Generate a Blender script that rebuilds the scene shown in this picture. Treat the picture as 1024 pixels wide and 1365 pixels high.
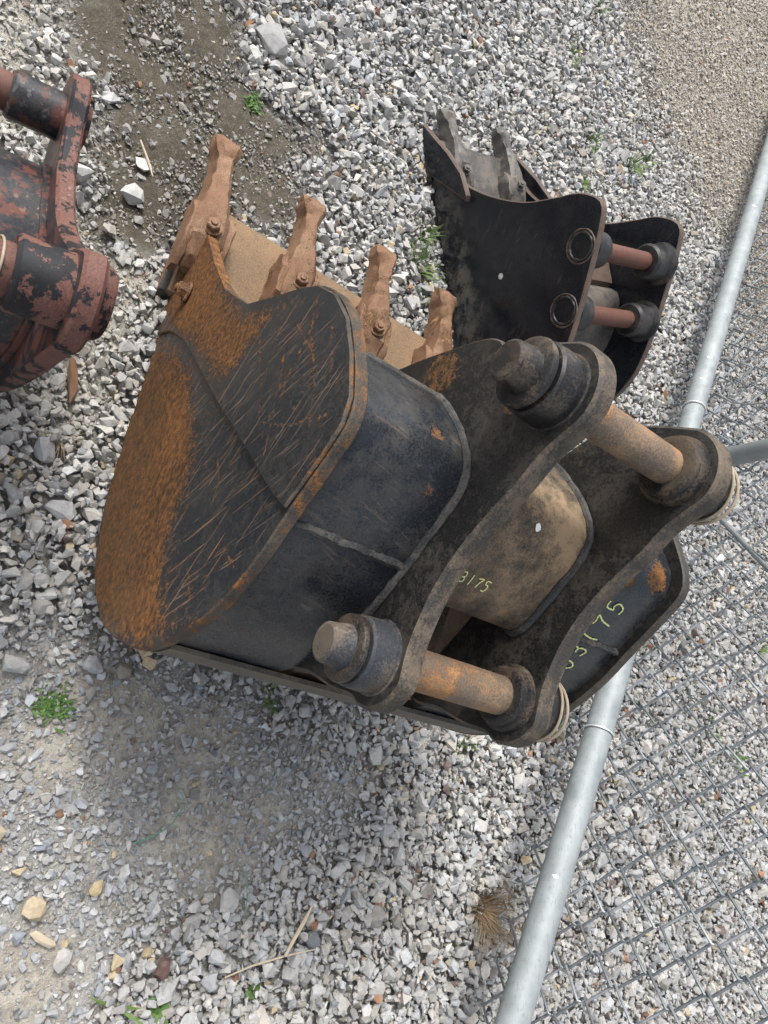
import bpy, bmesh, math, random
import numpy as np
from mathutils import Vector, Matrix, noise as mnoise
from mathutils.geometry import delaunay_2d_cdt
R = math.radians
for o in list(bpy.data.objects): bpy.data.objects.remove(o)
SC = bpy.context.scene; COL = SC.collection
random.seed(7); RNG = np.random.default_rng(11)

# ------------------------------------------------------------ camera, sky, sun, exposure
# the phone was held about a metre up, turned on its side: world up points to the right of the picture
cam = bpy.data.cameras.new('camera'); cam_ob = bpy.data.objects.new('camera', cam); COL.objects.link(cam_ob)
CR = np.array([[-.190, .928, -.320], [.767, .344, .541], [.612, -.143, -.778]])
q_, _r = np.linalg.qr(CR); CR = q_ * np.sign(np.diag(_r))
M = Matrix.Identity(4)
for i in range(3):
    M[i][0] = CR[i, 0]; M[i][1] = -CR[i, 1]; M[i][2] = -CR[i, 2]
M[2][3] = 1.014
cam_ob.matrix_world = M
cam.sensor_fit = 'VERTICAL'; cam.sensor_height = 24; cam.lens = 24 * 1000 / 1365
cam.clip_start = .01; cam.clip_end = 500
SC.camera = cam_ob

SUN_AZ_VEC = Vector((-.62, -.38, .88)).normalized()      # direction towards the veiled sun
elev = math.asin(SUN_AZ_VEC.z)
wd = bpy.data.worlds.new('World'); SC.world = wd; wd.use_nodes = True
wt = wd.node_tree; wt.nodes.clear()
sky = wt.nodes.new('ShaderNodeTexSky'); sky.sky_type = 'NISHITA'; sky.sun_disc = False
sky.sun_elevation = elev; sky.sun_rotation = math.atan2(SUN_AZ_VEC.x, SUN_AZ_VEC.y)
sky.dust_density = 4; sky.air_density = 1.2; sky.ozone_density = 1
hs = wt.nodes.new('ShaderNodeHueSaturation'); hs.inputs['Saturation'].default_value = .32
bg = wt.nodes.new('ShaderNodeBackground'); bg.inputs['Strength'].default_value = .13
wo = wt.nodes.new('ShaderNodeOutputWorld')
wt.links.new(sky.outputs[0], hs.inputs['Color']); wt.links.new(hs.outputs[0], bg.inputs['Color']); wt.links.new(bg.outputs[0], wo.inputs['Surface'])
sl = bpy.data.lights.new('sun', 'SUN'); sl.energy = 1.5; sl.angle = R(16); sl.color = (1, .965, .91)
so = bpy.data.objects.new('sun', sl); COL.objects.link(so)
so.rotation_euler = (-SUN_AZ_VEC).to_track_quat('-Z', 'Y').to_euler()
SC.view_settings.view_transform = 'Standard'; SC.view_settings.look = 'None'
SC.view_settings.gamma = 1; SC.view_settings.use_curve_mapping = False
SC.view_settings.exposure = .97
SC.cycles.max_bounces = 4; SC.cycles.diffuse_bounces = 3; SC.cycles.glossy_bounces = 2

# ------------------------------------------------------------ small helpers
def thing(name, label, cat, loc=(0, 0, 0), rz=0, group=None):
    o = bpy.data.objects.new(name, None); COL.objects.link(o)
    o.location = loc; o.rotation_euler = (0, 0, rz); o.empty_display_size = .05
    o['label'] = label; o['category'] = cat
    if group: o['group'] = group
    return o
def tag(o, label, cat, group=None):
    o['label'] = label; o['category'] = cat
    if group: o['group'] = group
    return o
def obj(name, me, parent=None, label=None):
    o = bpy.data.objects.new(name, me); COL.objects.link(o); o.parent = parent
    if label: o['label'] = label
    return o
def mesh(verts, faces, mats, midx=None, smooth=None, col=None, name='m', colname='wear'):
    me = bpy.data.meshes.new(name)
    me.from_pydata([tuple(v) for v in verts], [], faces); me.validate(clean_customdata=False)
    for m in mats: me.materials.append(m)
    if midx is not None and len(midx) == len(me.polygons): me.polygons.foreach_set('material_index', midx)
    if smooth is not None:
        me.shade_smooth(); me.set_sharp_from_angle(angle=R(smooth))
    if col is not None:
        a = me.color_attributes.new(colname, 'FLOAT_COLOR', 'POINT')
        c = np.ones((len(me.vertices), 4), np.float32); c[:, :3] = col; a.data.foreach_set('color', c.ravel())
    me.update()
    return me
def recalc(me):
    bm = bmesh.new(); bm.from_mesh(me); bmesh.ops.recalc_face_normals(bm, faces=bm.faces); bm.to_mesh(me); bm.free(); return me
def big_mesh(name, V, F, C=None, mats=(), colname='tone'):
    """V (n,3) F (m,3) numpy triangles, quick"""
    me = bpy.data.meshes.new(name)
    me.vertices.add(len(V)); me.vertices.foreach_set('co', V.astype(np.float32).ravel())
    me.loops.add(F.size); me.loops.foreach_set('vertex_index', F.astype(np.int32).ravel())
    me.polygons.add(len(F)); me.polygons.foreach_set('loop_start', np.arange(0, F.size, 3, dtype=np.int32))
    for m in mats: me.materials.append(m)
    me.update(calc_edges=True); me.shade_flat()
    if C is not None:
        a = me.color_attributes.new(colname, 'FLOAT_COLOR', 'POINT')
        c = np.ones((len(V), 4), np.float32); c[:, :3] = C; a.data.foreach_set('color', c.ravel())
    return me
def resample(P, step, closed=False):
    """Catmull-Rom smoothing then even resampling of a 2-D polyline"""
    P = np.array(P, float); n = len(P); out = []
    rng = range(n if closed else n - 1)
    for i in rng:
        p0 = P[(i - 1) % n] if closed or i > 0 else P[i]; p1 = P[i]; p2 = P[(i + 1) % n]
        p3 = P[(i + 2) % n] if closed or i + 2 < n else p2
        k = max(2, int(np.linalg.norm(p2 - p1) / step))
        for t in np.arange(k) / k:
            a = (1 - t); 
            out.append(.5 * ((2 * p1) + (p2 - p0) * t + (2 * p0 - 5 * p1 + 4 * p2 - p3) * t * t + (3 * p1 - p0 - 3 * p2 + p3) * t ** 3))
    if not closed: out.append(P[-1])
    return np.array(out)
def normals2(P, closed):
    if closed: T = np.roll(P, -1, 0) - np.roll(P, 1, 0)
    else:
        T = np.empty_like(P); T[1:-1] = P[2:] - P[:-2]; T[0] = P[1] - P[0]; T[-1] = P[-1] - P[-2]
    T /= np.linalg.norm(T, axis=1)[:, None] + 1e-12
    return np.stack([T[:, 1], -T[:, 0]], 1)
def area2(P): return .5 * np.sum(P[:, 0] * np.roll(P[:, 1], -1) - np.roll(P[:, 0], -1) * P[:, 1])
def in_poly(P, poly):
    P = np.asarray(P, float); poly = np.asarray(poly, float); x, y = P[:, 0], P[:, 1]; ins = np.zeros(len(P), bool); n = len(poly)
    for i in range(n):
        x1, y1 = poly[i]; x2, y2 = poly[(i + 1) % n]
        c = ((y1 > y) != (y2 > y)) & (x < (x2 - x1) * (y - y1) / (y2 - y1 + 1e-15) + x1); ins ^= c
    return ins
def seg_dist(P, L, closed=False):
    P = np.asarray(P, float); L = np.asarray(L, float); d = np.full(len(P), 1e9); n = len(L)
    for i in range(n if closed else n - 1):
        a = L[i]; b = L[(i + 1) % n]; ab = b - a; t = np.clip(((P - a) @ ab) / (ab @ ab + 1e-15), 0, 1)
        d = np.minimum(d, np.linalg.norm(P - a - t[:, None] * ab, axis=1))
    return d
def sdf(P, poly):
    d = seg_dist(P, poly, True); return np.where(in_poly(P, poly), -d, d)
_ht = np.random.default_rng(5).random((256, 256))
def vnoise(P, s, seed=0, oct=3):
    P = np.asarray(P, float); out = np.zeros(len(P)); amp = 1; tot = 0
    for o in range(oct):
        q = P[:, :2] * s * 2 ** o + seed * 17.3 + o * 5.1; i = np.floor(q).astype(int); f = q - i; f = f * f * (3 - 2 * f)
        h = lambda a, b: _ht[(i[:, 0] + a) & 255, (i[:, 1] + b) & 255]
        out += amp * ((h(0, 0) * (1 - f[:, 0]) + h(1, 0) * f[:, 0]) * (1 - f[:, 1]) + (h(0, 1) * (1 - f[:, 0]) + h(1, 1) * f[:, 0]) * f[:, 1]); tot += amp; amp *= .5
    return out / tot
def sstep(a, b, x): t = np.clip((x - a) / (b - a), 0, 1); return t * t * (3 - 2 * t)

# ------------------------------------------------------------ node helper and materials
class NT:
    def __init__(s, name):
        s.m = bpy.data.materials.new(name); s.m.use_nodes = True; s.t = s.m.node_tree; s.t.nodes.clear()
        s.out = s.t.nodes.new('ShaderNodeOutputMaterial'); s.b = s.t.nodes.new('ShaderNodeBsdfPrincipled')
        s.t.links.new(s.b.outputs[0], s.out.inputs[0]); s.tc = s.t.nodes.new('ShaderNodeTexCoord')
    def put(s, sock, v):
        if isinstance(v, bpy.types.NodeSocket): s.t.links.new(v, sock)
        elif sock.type == 'RGBA' and not hasattr(v, '__len__'): sock.default_value = (v, v, v, 1)
        elif sock.type == 'RGBA' and len(v) == 3: sock.default_value = (*v, 1)
        else: sock.default_value = v
    def set(s, **k):
        for a, v in k.items(): s.put(s.b.inputs[a.replace('_', ' ')], v)
    def math(s, op, a, b=0., c=0., clamp=False):
        n = s.t.nodes.new('ShaderNodeMath'); n.operation = op; n.use_clamp = clamp
        s.put(n.inputs[0], a); s.put(n.inputs[1], b); s.put(n.inputs[2], c); return n.outputs[0]
    def mix(s, f, a, b, mode='MIX'):
        n = s.t.nodes.new('ShaderNodeMix'); n.data_type = 'RGBA'; n.blend_type = mode
        s.put(n.inputs[0], f); s.put(n.inputs[6], a); s.put(n.inputs[7], b); return n.outputs[2]
    def noise(s, scale, detail=5, rough=.6, stretch=None, rot=None, dist=0, off=0):
        n = s.t.nodes.new('ShaderNodeTexNoise'); n.inputs['Scale'].default_value = scale; n.inputs['Detail'].default_value = detail
        n.inputs['Roughness'].default_value = rough; n.inputs['Distortion'].default_value = dist
        v = s.tc.outputs['Object']
        if stretch or off or rot:
            if rot:
                m0 = s.t.nodes.new('ShaderNodeMapping'); s.t.links.new(v, m0.inputs[0]); m0.inputs['Rotation'].default_value = rot; v = m0.outputs[0]
            m = s.t.nodes.new('ShaderNodeMapping'); s.t.links.new(v, m.inputs[0])
            if stretch: m.inputs['Scale'].default_value = stretch
            m.inputs['Location'].default_value = (off, off * .7, off * 1.3); v = m.outputs[0]
        s.t.links.new(v, n.inputs['Vector']); return n.outputs[0]
    def step(s, x, a, b):
        n = s.t.nodes.new('ShaderNodeMapRange'); n.interpolation_type = 'SMOOTHSTEP'
        s.put(n.inputs[0], x); s.put(n.inputs[1], a); s.put(n.inputs[2], b); return n.outputs[0]
    def ramp(s, x, stops):
        n = s.t.nodes.new('ShaderNodeValToRGB'); cr = n.color_ramp
        while len(cr.elements) < len(stops): cr.elements.new(.5)
        for e, (p, c) in zip(cr.elements, stops): e.position = p; e.color = (*c, 1)
        s.put(n.inputs[0], x); return n.outputs[0]
    def attr(s, name, kind='GEOMETRY'):
        n = s.t.nodes.new('ShaderNodeAttribute'); n.attribute_name = name; n.attribute_type = kind; return n
    def sep(s, c):
        n = s.t.nodes.new('ShaderNodeSeparateColor'); s.put(n.inputs[0], c); return n.outputs
    def bump(s, h, strength=.3, dist=.002):
        n = s.t.nodes.new('ShaderNodeBump'); n.inputs['Strength'].default_value = strength; n.inputs['Distance'].default_value = dist
        s.put(n.inputs['Height'], h); s.t.links.new(n.outputs[0], s.b.inputs['Normal'])

RUSTS = [(.34, (.030, .020, .014)), (.45, (.075, .042, .023)), (.55, (.185, .084, .032)), (.68, (.33, .16, .062))]
def rusty(name, paint=(.011, .013, .016), rb=0., dust=.25, dustc=(.20, .165, .125), rough=.42, scr=.35, scrc=(.30, .27, .23),
          sdir=(260, 260, 9), srot=None, rusts=RUSTS, chips=None, bumpk=.35, off=0, fine=60, edge=(.40, .64), dsoft=(.515, .66)):
    n = NT(name)
    n1 = n.noise(7, 6, .65, off=off); n2 = n.noise(fine, 6, .65, off=off + 1); n3 = n.noise(520, 3, .6); n4 = n.noise(17, 5, .6, off=off + 4)
    R_, G_, B_ = n.sep(n.attr('wear').outputs['Color'])[:3]
    # large rust areas follow the worn patches, their borders broken up by noise
    v = n.math('ADD', R_, n.math('MULTIPLY', n.math('SUBTRACT', n2, .5), 1.1))
    v = n.math('ADD', v, n.math('MULTIPLY', n.math('SUBTRACT', n1, .5), .9))
    s1 = n.noise(1, 4, .55, stretch=sdir, rot=srot, off=off + 2)
    v = n.math('ADD', v, n.math('MULTIPLY', n.math('MULTIPLY', n.math('SUBTRACT', s1, .5), B_), 1.0))
    v = n.math('ADD', v, n.math('MULTIPLY', n.math('SUBTRACT', n3, .5), .9))
    v = n.math('ADD', v, rb)
    rm = n.step(v, *edge)
    # dust film
    dm = n.step(n.math('ADD', n.math('ADD', n.math('MULTIPLY', n4, .45), n.math('MULTIPLY', n2, .42)), n.math('MULTIPLY', n3, .26)), *dsoft)
    dm = n.math('MULTIPLY', dm, n.math('ADD', dust, n.math('MULTIPLY', G_, .6)), clamp=True)
    pc = n.mix(n.step(n3, .3, .8), paint, tuple(min(1, c * 1.9 + .006) for c in paint))
    pc = n.mix(dm, pc, dustc)
    if chips:
        ch = n.step(n.math('ADD', n.math('MULTIPLY', n.noise(22, 6, .7, off=off + 9), 1.0), n.math('MULTIPLY', n2, .45)), *chips[:2])
        pc = n.mix(ch, pc, chips[2])
    # scratches through the paint
    s2 = n.noise(1, 3, .5, stretch=tuple(k * .62 for k in sdir), rot=(srot[0], srot[1] + .5, srot[2]) if srot else (0, .5, 0), off=off + 5)
    sm = n.math('MAXIMUM', n.step(s1, .60, .67), n.step(s2, .61, .68))
    patch = n.step(n.math('ADD', n.math('MULTIPLY', n4, .8), n.math('MULTIPLY', B_, .35)), .36, .62)
    sm = n.math('MULTIPLY', n.math('MULTIPLY', sm, patch), n.math('ADD', scr, n.math('MULTIPLY', B_, .46)), clamp=True)
    sc = n.mix(n.step(n1, .42, .6), scrc, (.36, .16, .06))
    pc = n.mix(sm, pc, sc)
    n5 = n.noise(1150, 2, .6, off=off + 7)
    rc = n.ramp(n.math('ADD', n.math('ADD', n.math('MULTIPLY', n2, .55), n.math('MULTIPLY', n5, .32)), n.math('MULTIPLY', n1, .20)), [(p * 1.07, c) for p, c in rusts])
    rc = n.mix(n.math('MULTIPLY', G_, n.step(n1, .2, .7)), rc, (.085, .06, .035))
    n.set(Base_Color=n.mix(rm, pc, rc), Roughness=n.mix(rm, n.mix(dm, rough, .75), .9), Specular_IOR_Level=n.mix(rm, n.mix(dm, .40, .2), .15))
    h = n.math('ADD', n.math('MULTIPLY', rm, n.math('ADD', .6, n3)), n.math('MULTIPLY', n2, .35))
    h = n.math('SUBTRACT', h, n.math('MULTIPLY', sm, .3))
    n.bump(h, bumpk, .0016)
    return n.m

M1_side = rusty('worn_black_side_plate', rb=-.04, scr=.22, scrc=(.27, .19, .125), sdir=(430, 430, 13), srot=(0, .30, 0), dust=.10, rough=.36, fine=150, edge=(.34, .78))
M1_back = rusty('scratched_black_back_plate', paint=(.011, .0135, .017), rb=-.05, dust=.20, dustc=(.16, .145, .125), scr=.14, scrc=(.24, .225, .20), sdir=(420, 11, 420), srot=(.25, .2, .30), rough=.27)
M1_mid = rusty('dusty_brown_black_panel', paint=(.020, .019, .018), rb=.0, dust=.8, dustc=(.30, .215, .135), scr=.35, scrc=(.26, .22, .17), sdir=(360, 360, 16), srot=(0, .8, 0), rough=.55, dsoft=(.40, .80))
M1_ear = rusty('sooty_worn_ear_plate', paint=(.0095, .0095, .0095), rb=-.13, dust=.28, dustc=(.075, .064, .054), scr=.10, scrc=(.16, .13, .10), sdir=(420, 420, 40), srot=(0, .9, 0), rough=.36, fine=130)
M1_edge = rusty('bare_brown_plate_edge', paint=(.028, .025, .022), rb=.0, scr=.2, dust=.45, dustc=(.16, .125, .09), rough=.6)
M1_rust = rusty('heavy_rust', paint=(.16, .08, .04), rb=.42, dust=.3, rough=.8, bumpk=.6, rusts=[(.36, (.05, .03, .02)), (.46, (.13, .068, .036)), (.55, (.23, .125, .065)), (.66, (.40, .27, .165))])
M1_tooth = rusty('rusted_cast_tooth', paint=(.14, .075, .042), rb=.34, dust=.35, dustc=(.36, .25, .16), scr=.2, rough=.75, bumpk=1.2, fine=28, rusts=[(.41, (.028, .016, .011)), (.47, (.105, .046, .020)), (.53, (.24, .105, .040)), (.60, (.44, .25, .125))])
M1_pin = rusty('rusty_pin_shaft', paint=(.10, .075, .055), rb=.36, dust=.7, dustc=(.33, .22, .13), scr=.5, rough=.5, fine=34, off=3, rusts=[(.38, (.04, .025, .018)), (.46, (.15, .066, .028)), (.54, (.31, .135, .048)), (.63, (.42, .235, .11))])
M1_boss = rusty('greasy_black_boss', paint=(.010, .010, .011), rb=.02, dust=.4, dustc=(.19, .14, .095), rough=.30, fine=30, off=6)
M1_cap = rusty('grey_scuffed_pin_cap', paint=(.022, .025, .03), rb=.07, dust=.45, dustc=(.22, .165, .115), rough=.5, scr=.6, fine=24, off=8)
M1_weld = rusty('weld_bead_metal', paint=(.018, .019, .021), rb=-.12, dust=.5, dustc=(.13, .12, .105), rough=.5, off=2)
M2_plate = rusty('fresh_black_plate', paint=(.0045, .006, .0095), rb=-.25, dust=.05, dustc=(.16, .15, .13), scr=.16, scrc=(.4, .39, .37), sdir=(300, 300, 14), srot=(0, .4, 0), rough=.2, bumpk=.12)
M2_edge = rusty('bare_steel_edge', paint=(.06, .042, .034), rb=.04, dust=.4, dustc=(.18, .125, .09), rough=.5)
M2_pin = rusty('red_brown_pin', paint=(.085, .036, .026), rb=.10, dust=.4, dustc=(.15, .075, .05), rough=.6)
M2_in = rusty('grey_steel_inside', paint=(.06, .056, .052), rb=.10, dust=.5, dustc=(.24, .21, .175), rough=.45)
M2_boss = rusty('black_boss_paint', paint=(.008, .009, .011), rb=-.04, dust=.35, dustc=(.13, .11, .095), rough=.4, off=5)
MAR = (.105, .042, .032)
M3 = rusty('maroon_black_chipped', paint=(.011, .012, .016), rb=-.2, dust=.22, dustc=(.13, .12, .11), scr=.7, scrc=(.34, .33, .32), chips=(.72, .79, MAR), rough=.38, off=1, sdir=(90, 160, 160))
M3_mar = rusty('maroon_paint_worn', paint=(.10, .042, .032), rb=-.22, dust=.4, dustc=(.15, .085, .065), scr=.4, scrc=(.42, .34, .30), chips=(.74, .77, (.010, .010, .013)), rough=.6, off=3)
M3_pin = rusty('maroon_pin', paint=(.10, .044, .034), rb=-.2, dust=.7, dustc=(.13, .07, .052), scr=.3, rough=.6, off=5, chips=(.86, .92, (.05, .03, .025)))

def galv():
    n = NT('galvanised_steel')
    a = n.noise(30, 5, .6); b = n.noise(6, 4, .6, stretch=(1, 1, 1), off=3); s = n.noise(1, 4, .6, stretch=(14, 400, 400), off=2)
    c = n.ramp(a, [(.3, (.22, .25, .262)), (.7, (.33, .362, .372))]); c = n.mix(n.math('MULTIPLY', n.step(b, .5, .75), .45), c, (.43, .46, .47))
    c = n.mix(n.math('MULTIPLY', n.step(s, .56, .68), .55), c, (.17, .185, .195)); c = n.mix(n.math('MULTIPLY', n.step(n.noise(120, 4, .7, off=8), .60, .68), .5), c, (.16, .15, .13))
    n.set(Base_Color=c, Metallic=.2, Roughness=n.math('ADD', .50, n.math('MULTIPLY', a, .25))); n.bump(a, .06, .001); return n.m
GALV = galv()
def plainmat(name, c1, c2, rough=.6, metal=0., scale=60, bump=.2, trans=0):
    n = NT(name); a = n.noise(scale, 5, .65); n.set(Base_Color=n.mix(a, c1, c2), Roughness=rough, Metallic=metal)
    if bump: n.bump(a, bump, .001)
    return n.m
WIRE = plainmat('zinc_wire', (.11, .125, .14), (.28, .31, .33), .42, .65, 90, .1)
WIREB = plainmat('bright_zinc_wire', (.26, .28, .30), (.46, .49, .51), .38, .6, 90, .1)
TIE = plainmat('aluminium_tie', (.62, .64, .65), (.78, .8, .8), .4, .5, 80, .05)
POST = plainmat('weathered_zinc_tube', (.16, .18, .19), (.36, .39, .40), .45, .6, 40, .15)
WHITE = plainmat('white_paint_fleck', (.72, .72, .70), (.82, .82, .8), .6)
MARK = plainmat('yellow_green_marker', (.56, .60, .20), (.70, .73, .34), .6, 0, 200, 0)
ORING = plainmat('cream_rubber_ring', (.20, .16, .11), (.42, .35, .26), .6)
LEAF = plainmat('weed_leaf', (.045, .10, .02), (.10, .19, .04), .6, 0, 80, .1)
GRASS = plainmat('grass_blade', (.06, .13, .022), (.15, .24, .05), .6, 0, 60, 0)
DRY = plainmat('dry_straw', (.16, .11, .065), (.42, .31, .19), .85, 0, 40, .1)
STRAW = plainmat('pale_dead_wood', (.42, .34, .24), (.58, .50, .38), .85, 0, 70, .3)
TWINE = plainmat('green_twine', (.06, .20, .12), (.14, .32, .20), .7, 0, 200, .2)
BARK = plainmat('brown_bark', (.12, .06, .035), (.26, .15, .085), .85, 0, 120, .6)
def stone_mat():
    n = NT('crushed_stone'); a = n.noise(140, 3, .7); b = n.noise(38, 2, .6, off=3); t = n.attr('tone').outputs['Color']
    c = n.mix(n.step(a, .30, .72), n.mix(1, t, (.78, .775, .76), 'MULTIPLY'), t)
    c = n.mix(n.math('MULTIPLY', n.step(b, .5, .72), .35), c, n.mix(.5, t, (.42, .38, .32)))
    n.set(Base_Color=c, Roughness=.88, Specular_IOR_Level=.3); n.bump(n.math('ADD', a, .0), .5, .0022); return n.m
STONE = stone_mat()
def soil_mat():
    n = NT('packed_stone_dust'); a = n.noise(55, 5, .72); b = n.noise(300, 3, .7, off=2); t = n.attr('tone').outputs['Color']
    c = n.mix(n.step(a, .3, .7), n.mix(1, t, (.62, .60, .58), 'MULTIPLY'), t); c = n.mix(n.math('MULTIPLY', n.step(b, .55, .7), .5), c, n.mix(.5, t, (.45, .43, .40)))
    n.set(Base_Color=c, Roughness=.95, Specular_IOR_Level=.2); n.bump(n.math('ADD', a, n.math('MULTIPLY', b, .4)), .9, .006); return n.m
SOIL = soil_mat()

# ------------------------------------------------------------ the ground: zones of mud, fines, dust and clean stone
MUD = [(-.947, -.03), (-1.25, .08), (-1.143, .20), (-1.053, .249), (-1.016, .366), (-.925, .447), (-.837, .415), (-.778, .328), (-.711, .293), (-.681, .238), (-.618, .152), (-.637, .102), (-.741, .08), (-.853, .077), (-.868, -.005)]
FINES = [(-.044, .1), (-.12, .20), (-.10, .35), (-.105, .484), (-.10, .70), (-.08, .802), (.027, .86), (.119, .76), (.198, .69), (.243, .60), (.299, .50), (.40, .45), (.55, .30), (.4, .0), (.1, .0)]
PALE = [(-1.1, -.25), (-.943, -.019), (-.845, .035), (-.70, .06), (-.649, .047), (-.58, .13), (-.62, .20), (-.517, .24), (-.364, .21), (-.36, .10), (-.5, -.2), (-.8, -.4)]
DIRT = [(-2.10, .95), (-1.924, 1.248), (-1.736, 1.457), (-1.64, 1.71), (-1.483, 1.853), (-1.206, 2.10), (-1.1, 2.6), (-1.6, 3.8), (-4.6, 3.8), (-4.6, 1.9), (-2.8, .9)]
TANS = [(.064, .283, .035), (.002, .37, .05), (.082, .48, .05), (.022, .485, .04), (.309, .338, .07), (.276, .389, .04), (.143, .544, .07), (.149, .479, .06), (.02, .80, .05), (.10, .62, .05)]
VIEW = [(-.80, -.12), (-1.55, .40), (-3.0, 2.0), (.42, 2.2), (.40, .31)]
def zones(P):
    w = (vnoise(P, 9, 1) - .5) * .16 + (vnoise(P, 40, 2, 2) - .5) * .05
    z = {}
    z['mud'] = 1 - sstep(-.035, .03, sdf(P, MUD) + w)
    z['fin'] = 1 - sstep(-.09, .07, sdf(P, FINES) + w * 1.3)
    z['pal'] = 1 - sstep(-.05, .05, sdf(P, PALE) + w)
    z['dir'] = 1 - sstep(-.30, .16, sdf(P, DIRT) + w * 2.5)
    t = np.zeros(len(P))
    for x, y, r in TANS: t = np.maximum(t, 1 - sstep(r * .3, r * 1.2, np.hypot(P[:, 0] - x, P[:, 1] - y) + w * .7))
    z['tan'] = t
    z['cln'] = np.clip(1 - z['mud'] - z['fin'] - z['pal'] - z['dir'], 0, 1)
    return z
def mixc(c, w, col): return c * (1 - w[:, None]) + np.array(col) * w[:, None]
def height(P): return (vnoise(P, 2.2, 8, 3) - .5) * .018
def ground():
    xs = np.concatenate([[-80, -30, -12, -7], np.arange(-4.6, 1.9, .025), [4, 9, 25, 70]]); ys = np.concatenate([[-70, -25, -9, -4, -2], np.arange(-.9, 3.8, .025), [6, 10, 25, 80]])
    X, Y = np.meshgrid(xs, ys, indexing='ij'); P = np.stack([X.ravel(), Y.ravel()], 1); z = zones(P)
    C = np.tile(np.array([[.34, .333, .315]]), (len(P), 1))
    C = mixc(C, z['dir'], (.34, .305, .25)); C = mixc(C, z['pal'], (.44, .42, .365)); C = mixc(C, z['fin'], (.36, .355, .34)); C = mixc(C, z['mud'], (.105, .092, .070))
    C = C * (.80 + .4 * vnoise(P, 5, 9))[:, None]; C = mixc(C, z['tan'] * .55, (.50, .45, .365)); C = mixc(C, z['fin'] * sstep(.5, .68, vnoise(P, 14, 6)) * .4, (.46, .42, .35))
    Z = height(P) - .009 - .010 * z['cln'] + z['mud'] * (vnoise(P, 22, 4) - .45) * .022
    V = np.column_stack([P, Z]); nx, ny = X.shape
    i = np.arange(nx * ny).reshape(nx, ny); q = np.stack([i[:-1, :-1], i[1:, :-1], i[1:, 1:], i[:-1, 1:]], -1).reshape(-1, 4)
    F = np.concatenate([q[:, [0, 1, 2]], q[:, [0, 2, 3]]])
    me = big_mesh('ground', V, F, C, [SOIL]); me.shade_smooth()
    o = obj('ground', me); o['kind'] = 'structure'; return o
ground()

def rock_template(seed, npts):
    rg = random.Random(seed); bm = bmesh.new()
    sx, sy, sz = 1, rg.uniform(.62, .95), rg.uniform(.45, .8)
    for k in range(npts):
        v = Vector((rg.gauss(0, 1), rg.gauss(0, 1), rg.gauss(0, 1))); v.normalize()
        m = max(abs(v.x), abs(v.y), abs(v.z)); v = v.lerp(v / m, .45) * rg.uniform(.80, 1.0)
        bm.verts.new((v.x * sx, v.y * sy, v.z * sz))
    r = bmesh.ops.convex_hull(bm, input=bm.verts)
    bmesh.ops.delete(bm, geom=list({g for g in r['geom_interior'] + r['geom_unused'] if isinstance(g, bmesh.types.BMVert)}), context='VERTS')
    bmesh.ops.triangulate(bm, faces=bm.faces); bmesh.ops.recalc_face_normals(bm, faces=bm.faces); bm.verts.index_update()
    V = np.array([v.co[:] for v in bm.verts]); F = np.array([[v.index for v in f.verts] for f in bm.faces]); bm.free(); return V, F
T_BIG = [rock_template(i, 12) for i in range(36)]; T_MED = [rock_template(100 + i, 9) for i in range(24)]; T_TINY = [rock_template(200 + i, 7) for i in range(12)]
def rotmats(n, tilt):
    a = RNG.random(n) * 2 * np.pi; b = RNG.normal(0, tilt, n); c = RNG.normal(0, tilt, n)
    ca, sa, cb, sb, cc, sc_ = np.cos(a), np.sin(a), np.cos(b), np.sin(b), np.cos(c), np.sin(c); z0 = np.zeros(n); o1 = np.ones(n)
    Rz = np.stack([ca, -sa, z0, sa, ca, z0, z0, z0, o1], 1).reshape(n, 3, 3); Rx = np.stack([o1, z0, z0, z0, cb, -sb, z0, sb, cb], 1).reshape(n, 3, 3)
    Ry = np.stack([cc, z0, sc_, z0, o1, z0, -sc_, z0, cc], 1).reshape(n, 3, 3); return Rz @ Rx @ Ry
def scatter(name, P, Z, S, C, T, tilt=.45):
    n = len(P); Rm = rotmats(n, tilt); ti = RNG.integers(0, len(T), n); VV = []; FF = []; CC = []; base = 0
    st = S[:, None] * RNG.uniform(.8, 1.2, (n, 3))
    for k, (v, f) in enumerate(T):
        idx = np.where(ti == k)[0]
        if not len(idx): continue
        w = np.einsum('nij,nvj->nvi', Rm[idx], v[None] * st[idx][:, None, :]); w[:, :, :2] += P[idx][:, None, :]; w[:, :, 2] += Z[idx][:, None]
        VV.append(w.reshape(-1, 3)); FF.append((f[None] + (base + np.arange(len(idx)) * len(v))[:, None, None]).reshape(-1, 3)); CC.append(np.repeat(C[idx], len(v), 0)); base += len(idx) * len(v)
    return np.concatenate(VV), np.concatenate(FF), np.concatenate(CC)
FOOT1 = [(-.70, .262), (-.22, .262), (-.16, .27), (-.16, .675), (-.22, .683), (-.70, .683)]
B2T = R(25.1); B2X = np.array([math.cos(B2T), math.sin(B2T)]); B2Y = np.array([-math.sin(B2T), math.cos(B2T)])
FOOT2 = [tuple(B2X * x + B2Y * s) for x, s in ((-.79, 1.06), (-.30, 1.06), (-.30, 1.32), (-.79, 1.32))]
BIGSTONES = []
def layer(cell, region, seed):
    x0, x1, y0, y1 = region; gx = np.arange(x0, x1, cell); gy = np.arange(y0, y1, cell); X, Y = np.meshgrid(gx, gy)
    P = np.stack([X.ravel(), Y.ravel()], 1) + RNG.uniform(-.55, .55, (X.size, 2)) * cell + seed * cell * .37
    k = ~(in_poly(P, FOOT1) | in_poly(P, FOOT2))
    for x, y, r in BIGSTONES: k &= np.hypot(P[:, 0] - x, P[:, 1] - y) > r * .85
    return P[k]
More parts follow.
